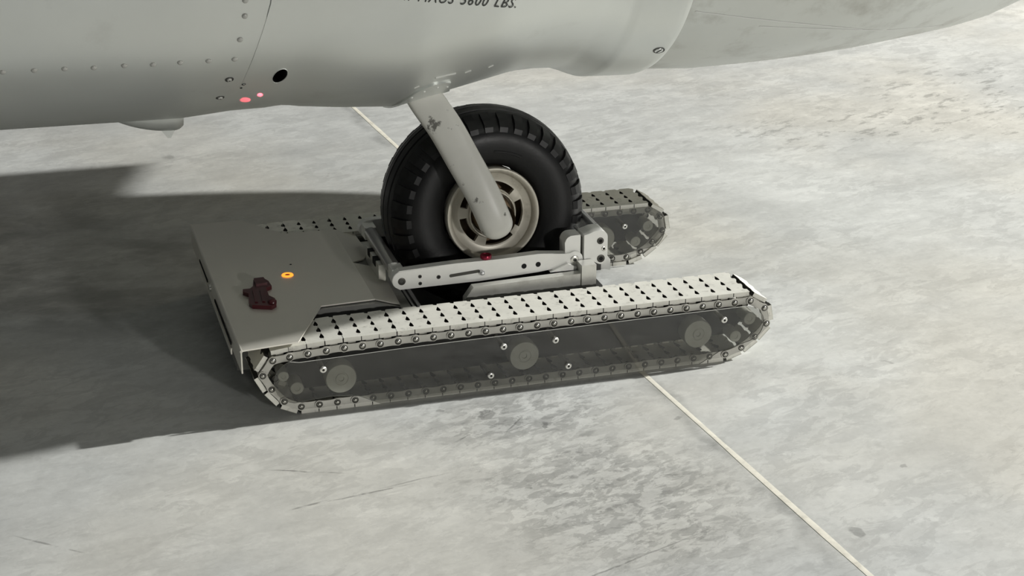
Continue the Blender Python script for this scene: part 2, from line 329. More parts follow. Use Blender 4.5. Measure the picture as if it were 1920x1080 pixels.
ZC = 1.2
air = thing('aircraft', 'grey aircraft with rounded belly resting its wheel on the tracked tug', 'aircraft', (0.45, 0.75, FZ))
def st(T, x):
    a = np.array(T); return [float(np.interp(x, a[:, 0], a[:, i])) for i in (1, 2, 3)]
def hull_y(T, n, x, z):
    yn, yf, zb = st(T, x); q = min(1.0, max(0.0, (ZC-z)/(ZC-zb)))
    return (yn+yf)/2-(yf-yn)/2*(1-q**n)**(1/n)
def hull_pt(T, n, x, z, out=0.0):
    """point on the near flank and its outward normal"""
    e = 0.004; p = Vector((x, hull_y(T, n, x, z), z))
    px = Vector((x+e, hull_y(T, n, x+e, z), z)); pz = Vector((x, hull_y(T, n, x, z+e), z+e))
    nn = (px-p).cross(pz-p).normalized()
    if nn.y > 0: nn = -nn
    return p+nn*out, nn
def ring(T, n, x, top=0.75, K=28, grow=0.0):
    yn, yf, zb = st(T, x); yc, w = (yn+yf)/2, (yf-yn)/2+grow; hb = ZC-zb+grow; pts = []
    w = max(w, 0.004)
    for k in range(4*K):
        t = 2*PI*k/(4*K); c, s = math.cos(t), math.sin(t)
        zz = -hb if s > 0 else top*min(1.0, w/0.45)
        pts.append((x, yc-w*math.copysign(abs(c)**(2/n), c), ZC+zz*abs(s)**(2/n)))
    return pts
def loft(rings, mats, name, smooth=50, cap=True):
    bm = nb(); R_ = [[bm.verts.new(p) for p in r] for r in rings]; n = len(R_[0])
    for a, b in zip(R_, R_[1:]):
        for k in range(n): bm.faces.new((a[k], a[(k+1) % n], b[(k+1) % n], b[k]))
    if cap: bm.faces.new(R_[0]); bm.faces.new(R_[-1][::-1])
    return bm
SEAM = 0.004
def hull():
    xs = [r[0] for r in HULL_A]
    # aft skin
    rs = [ring(HULL_A, 2.6, x) for x in xs if x < 0.03] + [ring(HULL_A, 2.6, 0.0405)]
    o = obj('fuselage_skin', loft(rs, 0, ''), ['hull_paint', 'black_void'], air, 40)
    # belly skin, lapped 1.5 mm over the aft skin; slanted lap edge
    x2 = [SEAM+0.012*i for i in range(2)] + [x for x in xs if x > 0.05]
    rs = []
    for i, x in enumerate(x2):
        r = ring(HULL_A, 2.6, x, grow=0.0011)
        if i < 2:
            r = [(px+0.026*max(-1.0, min(1.0, (pz-0.78)/0.11)), py, pz) for px, py, pz in r]
            r = [(px, (st(HULL_A, px)[0]+st(HULL_A, px)[1])/2 + (py-(st(HULL_A, px)[0]+st(HULL_A, px)[1])/2), pz) for px, py, pz in r]
        rs.append(r)
    # rolled-in lip at the nose joint
    last = rs[-1]; c = Vector((last[0][0], 0.8, ZC))
    rs.append([(p[0]+0.004, p[1]+(0.8-p[1])*0.004, p[2]+(ZC-p[2])*0.006) for p in last])
    rs.append([(p[0]+0.002, p[1]+(0.8-p[1])*0.03, p[2]+(ZC-p[2])*0.04) for p in last])
    bm = loft(rs, 0, '')
    o2 = obj('belly_skin', bm, ['hull_paint', 'black_void'], air, 40)
    # drain port bored through the belly skin
    p, nn = hull_pt(HULL_A, 2.6, 0.0569, 0.7044)
    cb = nb(); prism3(cb, [p+Vector((0.0138*math.cos(2*PI*k/32)+0.003*math.sin(2*PI*k/32), -0.05, 0.0190*math.sin(2*PI*k/32))) for k in range(32)], (0.0, 0.16, 0.0))
    cut = bpy.data.objects.new('cut', to_mesh('cut', cb, 'black_void')); COL.objects.link(cut)
    md = o2.modifiers.new('b', 'BOOLEAN'); md.operation = 'DIFFERENCE'; md.solver = 'EXACT'; md.object = cut
    try: md.material_mode = 'TRANSFER'
    except Exception: pass
    bpy.context.view_layer.update()
    dg = bpy.context.evaluated_depsgraph_get(); me = bpy.data.meshes.new_from_object(o2.evaluated_get(dg))
    o2.modifiers.clear(); o2.data = me; bpy.data.objects.remove(cut)
    lip = nb(); rows = []
    for k in range(33):
        a = 2*PI*k/32; rows.append([lip.verts.new(hull_pt(HULL_A, 2.6, p.x+r_*math.cos(a)+0.003*math.sin(a), p.z+1.37*r_*math.sin(a), o_)[0]) for r_, o_ in ((0.0137, 0.0006), (0.0139, 0.0019), (0.0146, 0.0020), (0.0150, 0.0010))])
    for a_, b_ in zip(rows, rows[1:]):
        for k in range(3): lip.faces.new((a_[k], a_[k+1], b_[k+1], b_[k]))
    obj('drain_port', lip, 'hull_paint', air, 60, 'round black drain opening')
    # nose cone
    xs = [r[0] for r in HULL_B]; rs = [ring(HULL_B, 2.3, x) for x in xs]
    l2 = rs[-1]; rs.append([(2.672, 0.77+(p[1]-0.77)*0.55, ZC+(p[2]-ZC)*0.8) for p in l2]); rs.append([(2.690, 0.77+(p[1]-0.77)*0.05, ZC+(p[2]-ZC)*0.6) for p in l2])
    nose = obj('nose_cone', loft(rs, 0, ''), 'nose_paint', air, 50, 'smudged grey nose cone')
    # pale lap seam along the nose
    def strip(name, pts, T, n, hw, mt, out=0.0008, parent=air, label=None):
        bm = nb(); prev = None
        P = [hull_pt(T, n, x, z, out) for x, z in pts]
        for i, (q, nn) in enumerate(P):
            d = (P[min(i+1, len(P)-1)][0]-P[max(i-1, 0)][0]).normalized(); s = d.cross(nn).normalized()
            row = [bm.verts.new(q+s*hw), bm.verts.new(q-s*hw), bm.verts.new(q-s*hw-nn*0.003), bm.verts.new(q+s*hw-nn*0.003)]
            if prev:
                for k in range(4): bm.faces.new((prev[k], prev[(k+1) % 4], row[(k+1) % 4], row[k]))
            prev = row
        return obj(name, bm, mt, parent, 40, label)
    strip('lap_seam', [(0.98+0.03*i, 0.752-0.0058*i) for i in range(16)], HULL_B, 2.3, 0.0016, 'seam_paint', 0.0006, nose)
    strip('lap_seam', [(1.15+0.03*i, 0.700-0.0040*i) for i in range(20)], HULL_B, 2.3, 0.0013, 'seam_paint', 0.0006, nose)
    for k, (x0, z0, ln) in enumerate(((0.385, 0.664, 0.045), (0.452, 0.667, 0.012), (0.505, 0.672, 0.010), (0.345, 0.640, 0.010))):
        strip('scuff_mark', [(x0+ln*i/5, z0+0.001*i) for i in range(6)], HULL_A, 2.6, 0.0022 if k == 0 else 0.0012, 'scuff_paint', 0.0024, o2, 'pale scuff on the belly')
    # rivets
    bm = nb(); lathe(bm, (0, 0, 0), (0, 0, 1), [(0.0060, -0.001), (0.0058, 0.0010), (0.0046, 0.0026), (0.0024, 0.0036), (0, 0.0039)], 14)
    rm = to_mesh('rivet', bm, 'rivet_metal', 60)
    RIV = [(-0.4662,0.765),(-0.4099,0.7637),(-0.355,0.7628),(-0.3016,0.7607),(-0.2456,0.7611),(-0.1921,0.759),(-0.1411,0.7596),(-0.0875,0.7584),(-0.0374,0.7576),(-0.0293,0.8029),(-0.0218,0.8538),(-0.0215,0.8862),(-0.021,0.925),(-0.0206,0.965)]
    for x, z in RIV:
        q, nn = hull_pt(HULL_A, 2.6, x, z)
        link('rivet', rm, air, q, nn.to_track_quat('Z', 'Y').to_euler())
    # two slotted fasteners and a smaller pair of drain holes
    bm = nb(); lathe(bm, (0, 0, 0), (0, 0, 1), [(0.0088, -0.001), (0.0086, 0.0010), (0.0070, 0.0014), (0.0068, 0.0002), (0.0052, 0.0004), (0.0046, 0.0030), (0.0020, 0.0038), (0, 0.0030)], 20, mis=[1, 1, 1, 1, 0, 0, 1])
    sm_ = to_mesh('fastener', bm, ['rivet_metal', 'screw_dark'], 60)
    for x, z in ((-0.0434, 0.7053), (-0.055, 0.6519)):
        q, nn = hull_pt(HULL_A, 2.6, x, z); link('fastener', sm_, air, q, nn.to_track_quat('Z', 'Y').to_euler())
    bm = nb(); lathe(bm, (0, 0, 0), (0, 0, 1), [(0.0042, -0.002), (0.0042, 0.0006), (0.0034, 0.0010), (0.0030, 0.0002), (0, 0.0)], 14)
    hm = to_mesh('drain_hole', bm, 'black_void', 60)
    for x, z, s in ((-0.0128, 0.6876, 1.0), (-0.0165, 0.6770, 0.6)):
        q, nn = hull_pt(HULL_A, 2.6, x, z); h = link('drain_hole', hm, air, q, nn.to_track_quat('Z', 'Y').to_euler()); h.scale = (s, s, 1)
    # quarter-turn fastener by the nose joint
    q, nn = hull_pt(HULL_A, 2.6, 0.896, 0.675, 0.0014)
    bm = nb(); lathe(bm, q, nn, [(0.0130, -0.003), (0.0130, 0.0010), (0.0118, 0.0013), (0.0108, 0.0004), (0.0096, 0.0004), (0.0090, 0.0016), (0, 0.0018)], 28, mis=[1, 1, 1, 1, 0, 0])
    zf = obj('quarter_turn_fastener', bm, ['hull_paint', 'screw_dark'], air, 50, 'round slotted fastener')
    n_, e1, e2 = frame(nn); bm = nb()
    up = (Vector((0.35, 0, 1))-nn*nn.dot(Vector((0.35, 0, 1)))).normalized(); sd = up.cross(nn)
    prism3(bm, [q+nn*0.0026+up*0.0075+sd*0.0013, q+nn*0.0026+up*0.0075-sd*0.0013, q+nn*0.0026-up*0.0075-sd*0.0013, q+nn*0.0026-up*0.0075+sd*0.0013], -nn*0.002)
    obj('slot', bm, 'letter_paint', zf)
    # stencilled lettering, laid on the skin
    cu = bpy.data.curves.new('t', 'FONT'); cu.body = 'PSI. MAUS 5600 LBS.'; cu.size = 0.0300; cu.shear = 0.18; cu.space_character = 1.16; cu.space_word = 1.35; cu.resolution_u = 3
    cu.align_x = 'RIGHT'
    to = bpy.data.objects.new('t', cu); COL.objects.link(to); bpy.context.view_layer.update()
    me = bpy.data.meshes.new_from_object(to.evaluated_get(bpy.context.evaluated_depsgraph_get())); bpy.data.objects.remove(to)
    bm = nb(); bm.from_mesh(me); bpy.data.meshes.remove(me)
    sx = 0.88; ang = math.atan2(0.8282-0.8518, 0.5182-0.3764)
    for v in bm.verts:
        u, t = v.co.x*sx, v.co.y
        x = 0.5195 + u*math.cos(ang) - t*math.sin(ang); z = 0.8282 + u*math.sin(ang) + t*math.cos(ang)
        v.co = hull_pt(HULL_A, 2.6, x, z, 0.0024)[0]
    obj('stencil_lettering', bm, 'letter_paint', air, None, 'dark stencilled lettering ending in LBS.', recalc=False)
    return o, o2
skin_aft, skin_belly = hull()

# blister with a small drain fin under the belly
def blister():
    bm = nb(); rings = []; x0, x1 = -0.262, -0.112
    for i in range(19):
        f = i/18; x = x0+(x1-x0)*f
        d = 0.052*(math.sin(PI*min(1, f*0.60+0.0))**0.75 if f > 0 else 0.0)
        if f > 0.93: d *= 1-(f-0.93)*3.0
        wv = 0.040*(f**0.5)*(1 if f < 0.9 else 1-(f-0.9)*1.5)+0.001
        zt = 0.600; zb = 0.5695-d*0.72 if f > 0 else 0.5695
        pts = []
        for k in range(13):
            t = PI*k/12; pts.append((x, 0.345-wv*math.cos(t), zt-(zt-zb)*math.sin(t)**0.7))
        rings.append(pts)
    R_ = [[bm.verts.new(p) for p in r] for r in rings]
    for a, b in zip(R_, R_[1:]):
        for k in range(12): bm.faces.new((a[k], a[k+1], b[k+1], b[k]))
    bm.faces.new(R_[-1]); bm.faces.new(R_[0][::-1])
    o = obj('antenna_blister', bm, 'nose_paint', air, 50, 'teardrop blister under the belly')
    bm = nb(); prism(bm, [(-0.166, 0.545), (-0.122, 0.545), (-0.139, 0.5165), (-0.146, 0.5165)], 0.340, 0.350, 'y'); bevel_all(bm, 0.0015, 2)
    obj('drain_fin', bm, 'nose_paint', o, 30)
blister()

# unseen wing shape added on the far flank to cast a floor shadow
def shadow_caster():
    bm = nb(); rings = []
    for y, x0, x1, z in ((1.25, 0.60, 1.76, 1.00), (1.46, 0.62, 1.82, 1.005), (1.655, 0.66, 1.89, 1.01)):
        rg = []
        for k in range(24):
            t = 2*PI*k/24; xc, hw = (x0+x1)/2, (x1-x0)/2
            rg.append(bm.verts.new((xc+hw*math.copysign(abs(math.cos(t))**0.6, math.cos(t)), y, z+0.05*math.sin(t))))
        rings.append(rg)
    for a, b in zip(rings, rings[1:]):
        for k in range(24): bm.faces.new((a[k], a[(k+1) % 24], b[(k+1) % 24], b[k]))
    bm.faces.new(rings[0][::-1]); bm.faces.new(rings[-1])
    obj('added_shadow_caster', bm, 'hull_paint', air, 40)
shadow_caster()

# landing gear leg
LEG = [(0.372, 0.315, 0.640), (0.4055, 0.300, 0.5709), (0.4436, 0.275, 0.5088), (0.4772, 0.250, 0.4407), (0.511, 0.225, 0.3721), (0.5303, 0.213, 0.324), (0.540, 0.213, 0.300)]
def leg():
    pts = [Vector(p) for p in LEG]; fine = []
    for i in range(len(pts)-1):
        for k in range(6):
            t = k/6; p0, p1, p2, p3 = pts[max(i-1, 0)], pts[i], pts[i+1], pts[min(i+2, len(pts)-1)]
            fine.append(0.5*((2*p1)+(p2-p0)*t+(2*p0-5*p1+4*p2-p3)*t*t+(3*p1-p0-3*p2+p3)*t**3))
    fine.append(pts[-1]); N = len(fine)
    bm = nb(); rings = []
    d_end = (pts[-1]-pts[-2]).normalized()
    seq = [(p, None) for p in fine]
    for j in range(1, 7):          # domed lower end
        a = j/6*PI/2; seq.append((pts[-1]+d_end*0.034*math.sin(a), math.cos(a)))
    for i, (p, sc_) in enumerate(seq):
        d = (fine[min(i+1, N-1)]-fine[max(i-1, 0)]).normalized() if i < N else d_end
        f = min(1, i/(N-1)); yv = (Vector((0, 1, 0))-d*d.y).normalized(); s = yv.cross(d).normalized()
        a = 0.0385-0.0015*f; b = 0.024+0.010*f; n = 5.0-2.6*min(1, f*1.5)
        if sc_ is not None: a *= max(sc_, 0.03); b *= max(sc_, 0.03)
        rg = []
        for k in range(32):
            t = 2*PI*k/32; c, q = math.cos(t), math.sin(t)
            rg.append(bm.verts.new(p+s*a*math.copysign(abs(c)**(2/n), c)+yv*b*math.copysign(abs(q)**(2/n), q)))
        rings.append(rg)
    for A, B in zip(rings, rings[1:]):
        for k in range(32): bm.faces.new((A[k], A[(k+1) % 32], B[(k+1) % 32], B[k]))
    bm.faces.new(rings[0][::-1]); bm.faces.new(rings[-1])
    lg = obj('landing_gear_leg', bm, 'leg_paint', air, 45, 'chipped pale grey strut')
    return lg
lg = leg()
# collar plate riveted round the top of the leg
def collar():
    def pt(x, f, out):
        yn, yf, zb = st(HULL_A, x); yc, w_, h = (yn+yf)/2, (yf-yn)/2, ZC-zb
        k = min(1, max(0, (x-0.336)/0.012)); k2 = min(1, max(0, (0.452-x)/0.02))
        top = 0.05+0.118*(1-abs((x-0.405)/0.075)**2.2)*k*k2
        t0 = math.asin(min(1, max(0, (ZC-(0.575+0.42*top))/h))**(2.6/2)) ; t1 = PI/2*0.80
        t = t0+(t1-t0)*f
        p = Vector((x, yc-w_*math.cos(t)**(2/2.6), ZC-h*math.sin(t)**(2/2.6)))
        e = 0.01; q = Vector((x, yc-w_*math.cos(t+e)**(2/2.6), ZC-h*math.sin(t+e)**(2/2.6)))
        d = (q-p).normalized(); nn = Vector((0, d.z, -d.y)); nn = nn if nn.z < 0 else -nn
        return p+nn*out, nn
    bm = nb(); xs = [0.338+0.0077*i for i in range(16)]; G = [[[bm.verts.new(pt(x, j/8, o_)[0]) for j in range(9)] for x in xs] for o_ in (0.0052, 0.0005)]
    for i in range(15):
        for j in range(8):
            for g in G: bm.faces.new((g[i][j], g[i+1][j], g[i+1][j+1], g[i][j+1]))
    for i in range(15):
        for j in (0, 8): bm.faces.new((G[0][i][j], G[0][i+1][j], G[1][i+1][j], G[1][i][j]))
    for j in range(8):
        for i in (0, 15): bm.faces.new((G[0][i][j], G[0][i][j+1], G[1][i][j+1], G[1][i][j]))
    co = obj('gear_collar', bm, 'hull_paint', air, 40, 'riveted collar plate round the strut')
    bm = nb(); lathe(bm, (0, 0, 0), (0, 0, 1), [(0.0030, -0.001), (0.0028, 0.0008), (0.0014, 0.0018), (0, 0.002)], 10)
    rm = to_mesh('collar_rivet', bm, 'scuff_paint', 60)
    for x, f in ((0.352, 0.12), (0.374, 0.10), (0.402, 0.09), (0.428, 0.12)):
        q, nn = pt(x, f, 0.0050); link('collar_rivet', rm, co, q, nn.to_track_quat('Z', 'Y').to_euler())
collar()

# wheel: axis leans a little, outer face turned up towards the near side
TILT = math.radians(5.0)
WN = Vector((0.0, -math.cos(TILT), math.sin(TILT))); WC = Vector((0.557, 0.388, 0.2835)); TR, TW = 0.2345, 0.102
WX = Vector((1, 0, 0)); WZ = WX.cross(WN); WZ = WZ if WZ.z > 0 else -WZ
def wp(a, r, h): return WC + (WX*math.cos(a)+WZ*math.sin(a))*r + WN*h
def tyre():
    R_, W_ = TR, TW
    half = [(0.110, 0.070), (0.112, 0.080), (0.118, 0.088), (0.130, 0.0945), (0.150, 0.1005), (0.170, 0.1015), (0.185, 0.0985), (0.196, 0.0925), (0.206, 0.0825), (0.2135, 0.070), (0.2195, 0.058),
            (0.2195+0.0055, 0.054), (0.2275, 0.045), (0.2285, 0.040), (0.2240, 0.0385), (0.2240, 0.0335), (0.2300, 0.032), (0.2330, 0.016), (0.2335, 0.0125), (0.2285, 0.0115), (0.2285, 0.0075), (0.2342, 0.0065), (TR, 0.0)]
    prof = [(r, h) for r, h in half] + [(r, -h) for r, h in half[-2::-1]]
    bm = nb(); lathe(bm, WC, WN, prof, 96)
    t = obj('tyre', bm, 'tyre_rubber', air, 38, 'black rubber tyre with a lugged shoulder')
    # shoulder lugs
    sec = [(0.1885, 0.0965), (0.197, 0.0935), (0.2085, 0.0835), (0.2165, 0.0715), (0.2225, 0.0575), (0.2255, 0.0535)]
    outp = [(0.1890, 0.0975), (0.2005, 0.0965), (0.2120, 0.0862), (0.2185, 0.0735), (0.2235, 0.0590), (0.2262, 0.0535)]
    NL = 36
    for side in (1, -1):
        for i in range(NL):
            a0 = 2*PI*(i+0.13)/NL; bm = nb(); rows = []
            for da in (-0.30, 0.30):
                a = a0+da*2*PI/NL
                rows.append(([bm.verts.new(wp(a, r-0.004, side*(h-0.003))) for r, h in sec], [bm.verts.new(wp(a0+da*0.92*2*PI/NL, r, side*h)) for r, h in outp]))
            (A, B), (C_, D) = rows
            for k in range(5):
                bm.faces.new((B[k], B[k+1], D[k+1], D[k])); bm.faces.new((A[k], A[k+1], B[k+1], B[k])); bm.faces.new((C_[k], D[k], D[k+1], C_[k+1]))
            bm.faces.new((A[0], B[0], D[0], C_[0])); bm.faces.new((A[5], C_[5], D[5], B[5]))
            obj('tread_lug', bm, 'tyre_rubber', t, 25)
    # raised moulding on the sidewall
    for a0, a1 in ((62, 88),):
        bm = nb(); rows = []
        for k in range(13):
            a = math.radians(a0+(a1-a0)*k/12); rows.append([bm.verts.new(wp(a, r, h)) for r, h in ((0.141, 0.0975), (0.142, 0.1000), (0.147, 0.1010), (0.148, 0.0985))])
        for p_, q_ in zip(rows, rows[1:]):
            for j in range(3): bm.faces.new((p_[j], p_[j+1], q_[j+1], q_[j]))
        obj('sidewall_moulding', bm, 'tyre_rubber', t, 40)
tyre()
def rim():
    bm = nb()
    lathe(bm, WC, WN, [(0.106, 0.060), (0.1085, 0.085), (0.1085, 0.094), (0.1065, 0.0985), (0.1035, 0.0990), (0.1000, 0.0975), (0.0975, 0.0935), (0.0955, 0.0905), (0.0950, 0.0840), (0.0920, 0.0815), (0.0780, 0.0790), (0.0780, 0.070)], 72)
    rm = obj('wheel_rim', bm, 'rim_paint', air, 35, 'cream painted rim with five slots')
    # spoke ring with five open slots
    bm = nb(); SEG = 120; sp = [math.radians(a) for a in (32, 104, 176, 248, 320)]
    def solid(a): return any(abs((a-s+PI) % (2*PI)-PI) < math.radians(9.5) for s in sp)
    rr = [(0.0785, 0.0790), (0.0745, 0.0788), (0.0580, 0.0800), (0.0540, 0.0830)]
    F_ = [[bm.verts.new(wp(2*PI*k/SEG, r, h)) for k in range(SEG)] for r, h in rr]; K_ = [[bm.verts.new(wp(2*PI*k/SEG, r, h-0.012)) for k in range(SEG)] for r, h in rr]
    for b in range(3):
        for k in range(SEG):
            k2 = (k+1) % SEG; so = b != 1 or solid(2*PI*(k+0.5)/SEG)
            if so:
                bm.faces.new((F_[b][k], F_[b][k2], F_[b+1][k2], F_[b+1][k])); bm.faces.new((K_[b][k], K_[b+1][k], K_[b+1][k2], K_[b][k2]))
            if b == 1:
                if not so:
                    bm.faces.new((F_[1][k], F_[1][k2], K_[1][k2], K_[1][k])); bm.faces.new((F_[2][k], K_[2][k], K_[2][k2], F_[2][k2]))
                if so != solid(2*PI*(k-0.5)/SEG): bm.faces.new((F_[1][k], K_[1][k], K_[2][k], F_[2][k]))
    obj('spoke_disc', bm, 'rim_paint', rm, 35)
    bm = nb(); lathe(bm, WC, WN, [(0.0545, 0.070), (0.0550, 0.0900), (0.0535, 0.0925), (0.0515, 0.0925), (0.0500, 0.0900), (0.0495, 0.0740), (0.0300, 0.0700), (0.0300, 0.060)], 56)
    obj('hub_ring', bm, 'rim_paint', rm, 35)
    bm = nb(); lathe(bm, WC, WN, [(0.0485, 0.060), (0.0470, 0.0780), (0.0440, 0.0840), (0.0430, 0.1000), (0.0405, 0.1040), (0.0380, 0.1040), (0.0360, 0.1120), (0.0360, 0.1500)], 44)
    obj('axle_hub', bm, 'hub_rust', rm, 35, 'rusty brown hub')
    bm = nb(); lathe(bm, WC, WN, [(0, 0.030), (0.105, 0.030), (0.106, 0.060)], 48); obj('brake_disc', bm, 'hub_rust', rm, 35)
rim()

# ------------------------------------------------------------------ tracked tug robot
bot = thing('tug_robot', 'low tracked tug robot with steel lid carrying the aircraft wheel', 'robot', (0.52, 0.382, FZ))
PT = 0.038
PINS = [(0.0024, 0.1278), (0.0375, 0.1315), (0.0755, 0.1340), (0.1138, 0.1362)] + [(i*PT, 0.1380 if i < 7 else 0.1393) for i in range(4, 29)]
PINS += [(1.0984, 0.1185), (1.1054, 0.0805), (1.0786, 0.0517), (1.0477, 0.0291)]
NB = 25
PINS += [(1.0100-(1.0100-0.0570)*i/NB, 0.0171) for i in range(NB+1)]
PINS += [(0.0225, 0.0333), (-0.0025, 0.0640), (-0.0194, 0.0968)]
NP = len(PINS)
YC = 0.382
def pad_mesh():
    L_, G_, Wd, T_ = PT, 0.0018, 0.122, 0.0100
    # pockets along both edges: (offset along the edge, depth)
    FK = [(-0.0120, 0.0), (-0.0100, 0.0056), (-0.0035, 0.0070), (0.0125, 0.0008), (0.0130, 0.0)]
    RK = [(-0.0120, 0.0), (-0.0080, 0.0024), (0.0040, 0.0020), (0.0125, 0.0)]
    def edge(x0, sgn):
        K_ = FK if sgn > 0 else RK; pl = []
        for c in range(0, 5):
            yc_ = 0.0270+0.0335*c; pl += [(yc_+t, d) for t, d in K_]
        ya, da = zip(*pl)
        ys_ = [0.0]+[y for y in ya if 0.0006 < y < Wd-0.0006]+[Wd]
        return [(x0-sgn*float(np.interp(y, ya, da)), y) for y in ys_]
    f = edge(L_/2-G_/2, 1); r = edge(-L_/2+G_/2, -1)
    bm = nb(); prism(bm, f+r[::-1], 0.0, T_, 'z')
    bm.normal_update()
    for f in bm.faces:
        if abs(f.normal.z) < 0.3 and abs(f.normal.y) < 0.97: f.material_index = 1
    es = [e for e in bm.edges if all(abs(v.co.z-T_) < 1e-6 for v in e.verts)]
    bmesh.ops.bevel(bm, geom=es, offset=0.0009, segments=1, affect='EDGES')
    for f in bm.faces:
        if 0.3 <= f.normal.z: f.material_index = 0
    # lug that bolts the pad to the chain
    box(bm, -0.008, 0.008, 0.006, 0.012, -0.010, 0.0); box(bm, -0.008, 0.008, Wd-0.012, Wd-0.006, -0.010, 0.0)
    return to_mesh('track_pad', bm, ['pad_metal', 'gap_shade'], 30)
def link_mesh():
    h = 0.0092; pts = arcpts(PT/2, 0, h, -80, 80, 8)+[(0.006, h*0.80), (-0.006, h*0.80)]+arcpts(-PT/2, 0, h, 100, 260, 8)+[(-0.006, -h*0.80), (0.006, -h*0.80)]
    bm = nb(); prism(bm, pts, -0.0013, 0.0013, 'y'); bevel_all(bm, 0.0005, 1)
    return to_mesh('chain_link', bm, 'chain_metal', 30)
def pin_mesh():
    bm = nb(); lathe(bm, (0, 0, 0), (0, -1, 0), [(0.0078, -0.010), (0.0078, 0.0006), (0.0070, 0.0012), (0.0050, 0.0012), (0.0046, 0.0022), (0.0032, 0.0034), (0.0012, 0.0040), (0, 0.0041)], 14, mis=[0, 0, 0, 1, 1, 1, 1])
    return to_mesh('chain_pin', bm, ['chain_dark', 'pin_metal'], 50)
PADM, LINKM, PINM = pad_mesh(), link_mesh(), pin_mesh()
PLATE = ([(0.0560, 0.1215), (0.30, 0.1270), (0.49, 0.1285), (0.86, 0.1312), (1.055, 0.1320)] + arcpts(1.0520, 0.0890, 0.0428, 80, -75, 12) + [(0.990, 0.0300), (0.945, 0.0055), (0.225, 0.0055), (0.175, 0.0310), (0.120, 0.0370)]
         + arcpts(0.0490, 0.0790, 0.0480, 262, 105, 12))
INNER = ([(0.0100, 0.1480), (0.30, 0.1500), (1.0700, 0.1505), (1.1020, 0.1290)] + arcpts(1.0520, 0.0890, 0.0560, 38, -55, 8) + [(1.0500, 0.0400), (0.990, 0.0300), (0.225, 0.0300), (0.060, 0.0340)] + arcpts(0.0480, 0.0790, 0.0530, 240, 120, 8))
STAND = [(0.1038, 0.1009), (0.4919, 0.1049), (0.6075, 0.1057), (0.4636, 0.0413), (0.6374, 0.0418), (0.9975, 0.1069)]
BIG = [(0.142, 0.0717), (0.5419, 0.0739), (0.9434, 0.0764)]
SMALL = [(0.0213, 0.0921, 0.0115), (0.0488, 0.0620, 0.0140), (1.0643, 0.0991, 0.0140), (1.0319, 0.0605, 0.0135)]
def track(far):
    T = (lambda y: 2*YC-y) if far else (lambda y: y)
    S_ = -1 if far else 1
    def pr(bm, pts, a, b): return prism(bm, pts, *sorted((T(a), T(b))), 'y')
    # chassis beam inside the loop
    bm = nb(); pr(bm, [(0.055, 0.112), (1.045, 0.118), (1.075, 0.085), (1.035, 0.046), (0.075, 0.036), (0.025, 0.075)], 0.047, 0.086); bevel_all(bm, 0.002, 1)
    tr = obj('crawler_track', bm, 'frame_dark', bot, 30, 'far crawler track with pale pads' if far else 'near crawler track with pale pads')
    for i in range(NP):
        (x0, z0), (x1, z1) = PINS[i], PINS[(i+1) % NP]
        a = math.atan2(z1-z0, x1-x0); mx, mz = (x0+x1)/2, (z0+z1)/2; nx, nz = -math.sin(a), math.cos(a)
        rot = (0, -a, 0)
        ln = math.hypot(x1-x0, z1-z0)/PT
        y0 = T(0.1300) if far else 0.0080
        o = link('track_pad', PADM, tr, (mx+nx*0.0100, y0, mz+nz*0.0100), rot)
        for yy in (0.0016, 0.1225):
            lk = link('chain_link', LINKM, tr, (mx, T(yy+(0.0028 if i % 2 else 0.0)), mz), rot); lk.scale = (ln, 1, 1)
        link('chain_pin', PINM, tr, (x0, T(0.0012), z0), (0, 0, PI if far else 0))
        link('chain_pin', PINM, tr, (x0, T(0.1270), z0), (0, 0, 0 if far else PI))
    for side in (0, 1):      # outer and inner cover
        def D(y): return T(y) if side == 0 else T(0.1305-y)
        def pr2(bm, pts, a, b): return prism(bm, pts, *sorted((D(a), D(b))), 'y')
        bm = nb(); pr2(bm, PLATE if side == 0 else INNER, -0.0095, -0.0065); bm.normal_update()
        for f in bm.faces: f.material_index = 0 if abs(f.normal.y) > 0.5 else 1
        pl = obj('cover_plate', bm, ['smoked_acrylic', 'acrylic_edge'], tr, 30, 'smoked acrylic side cover')
        out = Vector((0, -1 if (D(-0.1) < D(0)) else 1, 0))
        for x, z in STAND:
            bm = nb(); lathe(bm, (x, D(-0.0095), z), out, [(0.0030, -0.001), (0.0074, 0.0), (0.0074, 0.0034), (0.0060, 0.0050), (0.0028, 0.0050), (0.0026, 0.0020), (0, 0.0020)], 16, mis=[0, 0, 0, 0, 1, 1])
            obj('cover_screw', bm, ['screw_bright', 'screw_dark'], tr, 50)
            bm = nb(); cyl(bm, (x, D(-0.0060), z), -out, 0.0050, 0.0, 0.053, 14); obj('standoff', bm, 'wheel_grey', tr, 50)
        for x, z in BIG:
            bm = nb(); lathe(bm, (x+0.003, D(0.010), z-0.0065), out, [(0.0330, -0.036), (0.0335, -0.003), (0.0315, 0.0), (0.0150, 0.0), (0.0140, -0.0012), (0.0120, -0.0012), (0.0112, 0.0008), (0.0058, 0.0008), (0.0050, -0.002), (0, -0.002)], 36)
            obj('road_wheel', bm, 'wheel_grey', tr, 40)
        for x, z, r in SMALL:
            bm = nb(); lathe(bm, (x+0.002, D(0.004), z-0.004), out, [(r, -0.042), (r, -0.001), (r-0.001, 0.0), (r*0.45, 0.0), (r*0.40, -0.0015), (0, -0.0015)], 24)
            obj('guide_roller', bm, 'wheel_grey', tr, 40)
    return tr
near_track = track(False); far_track = track(True)

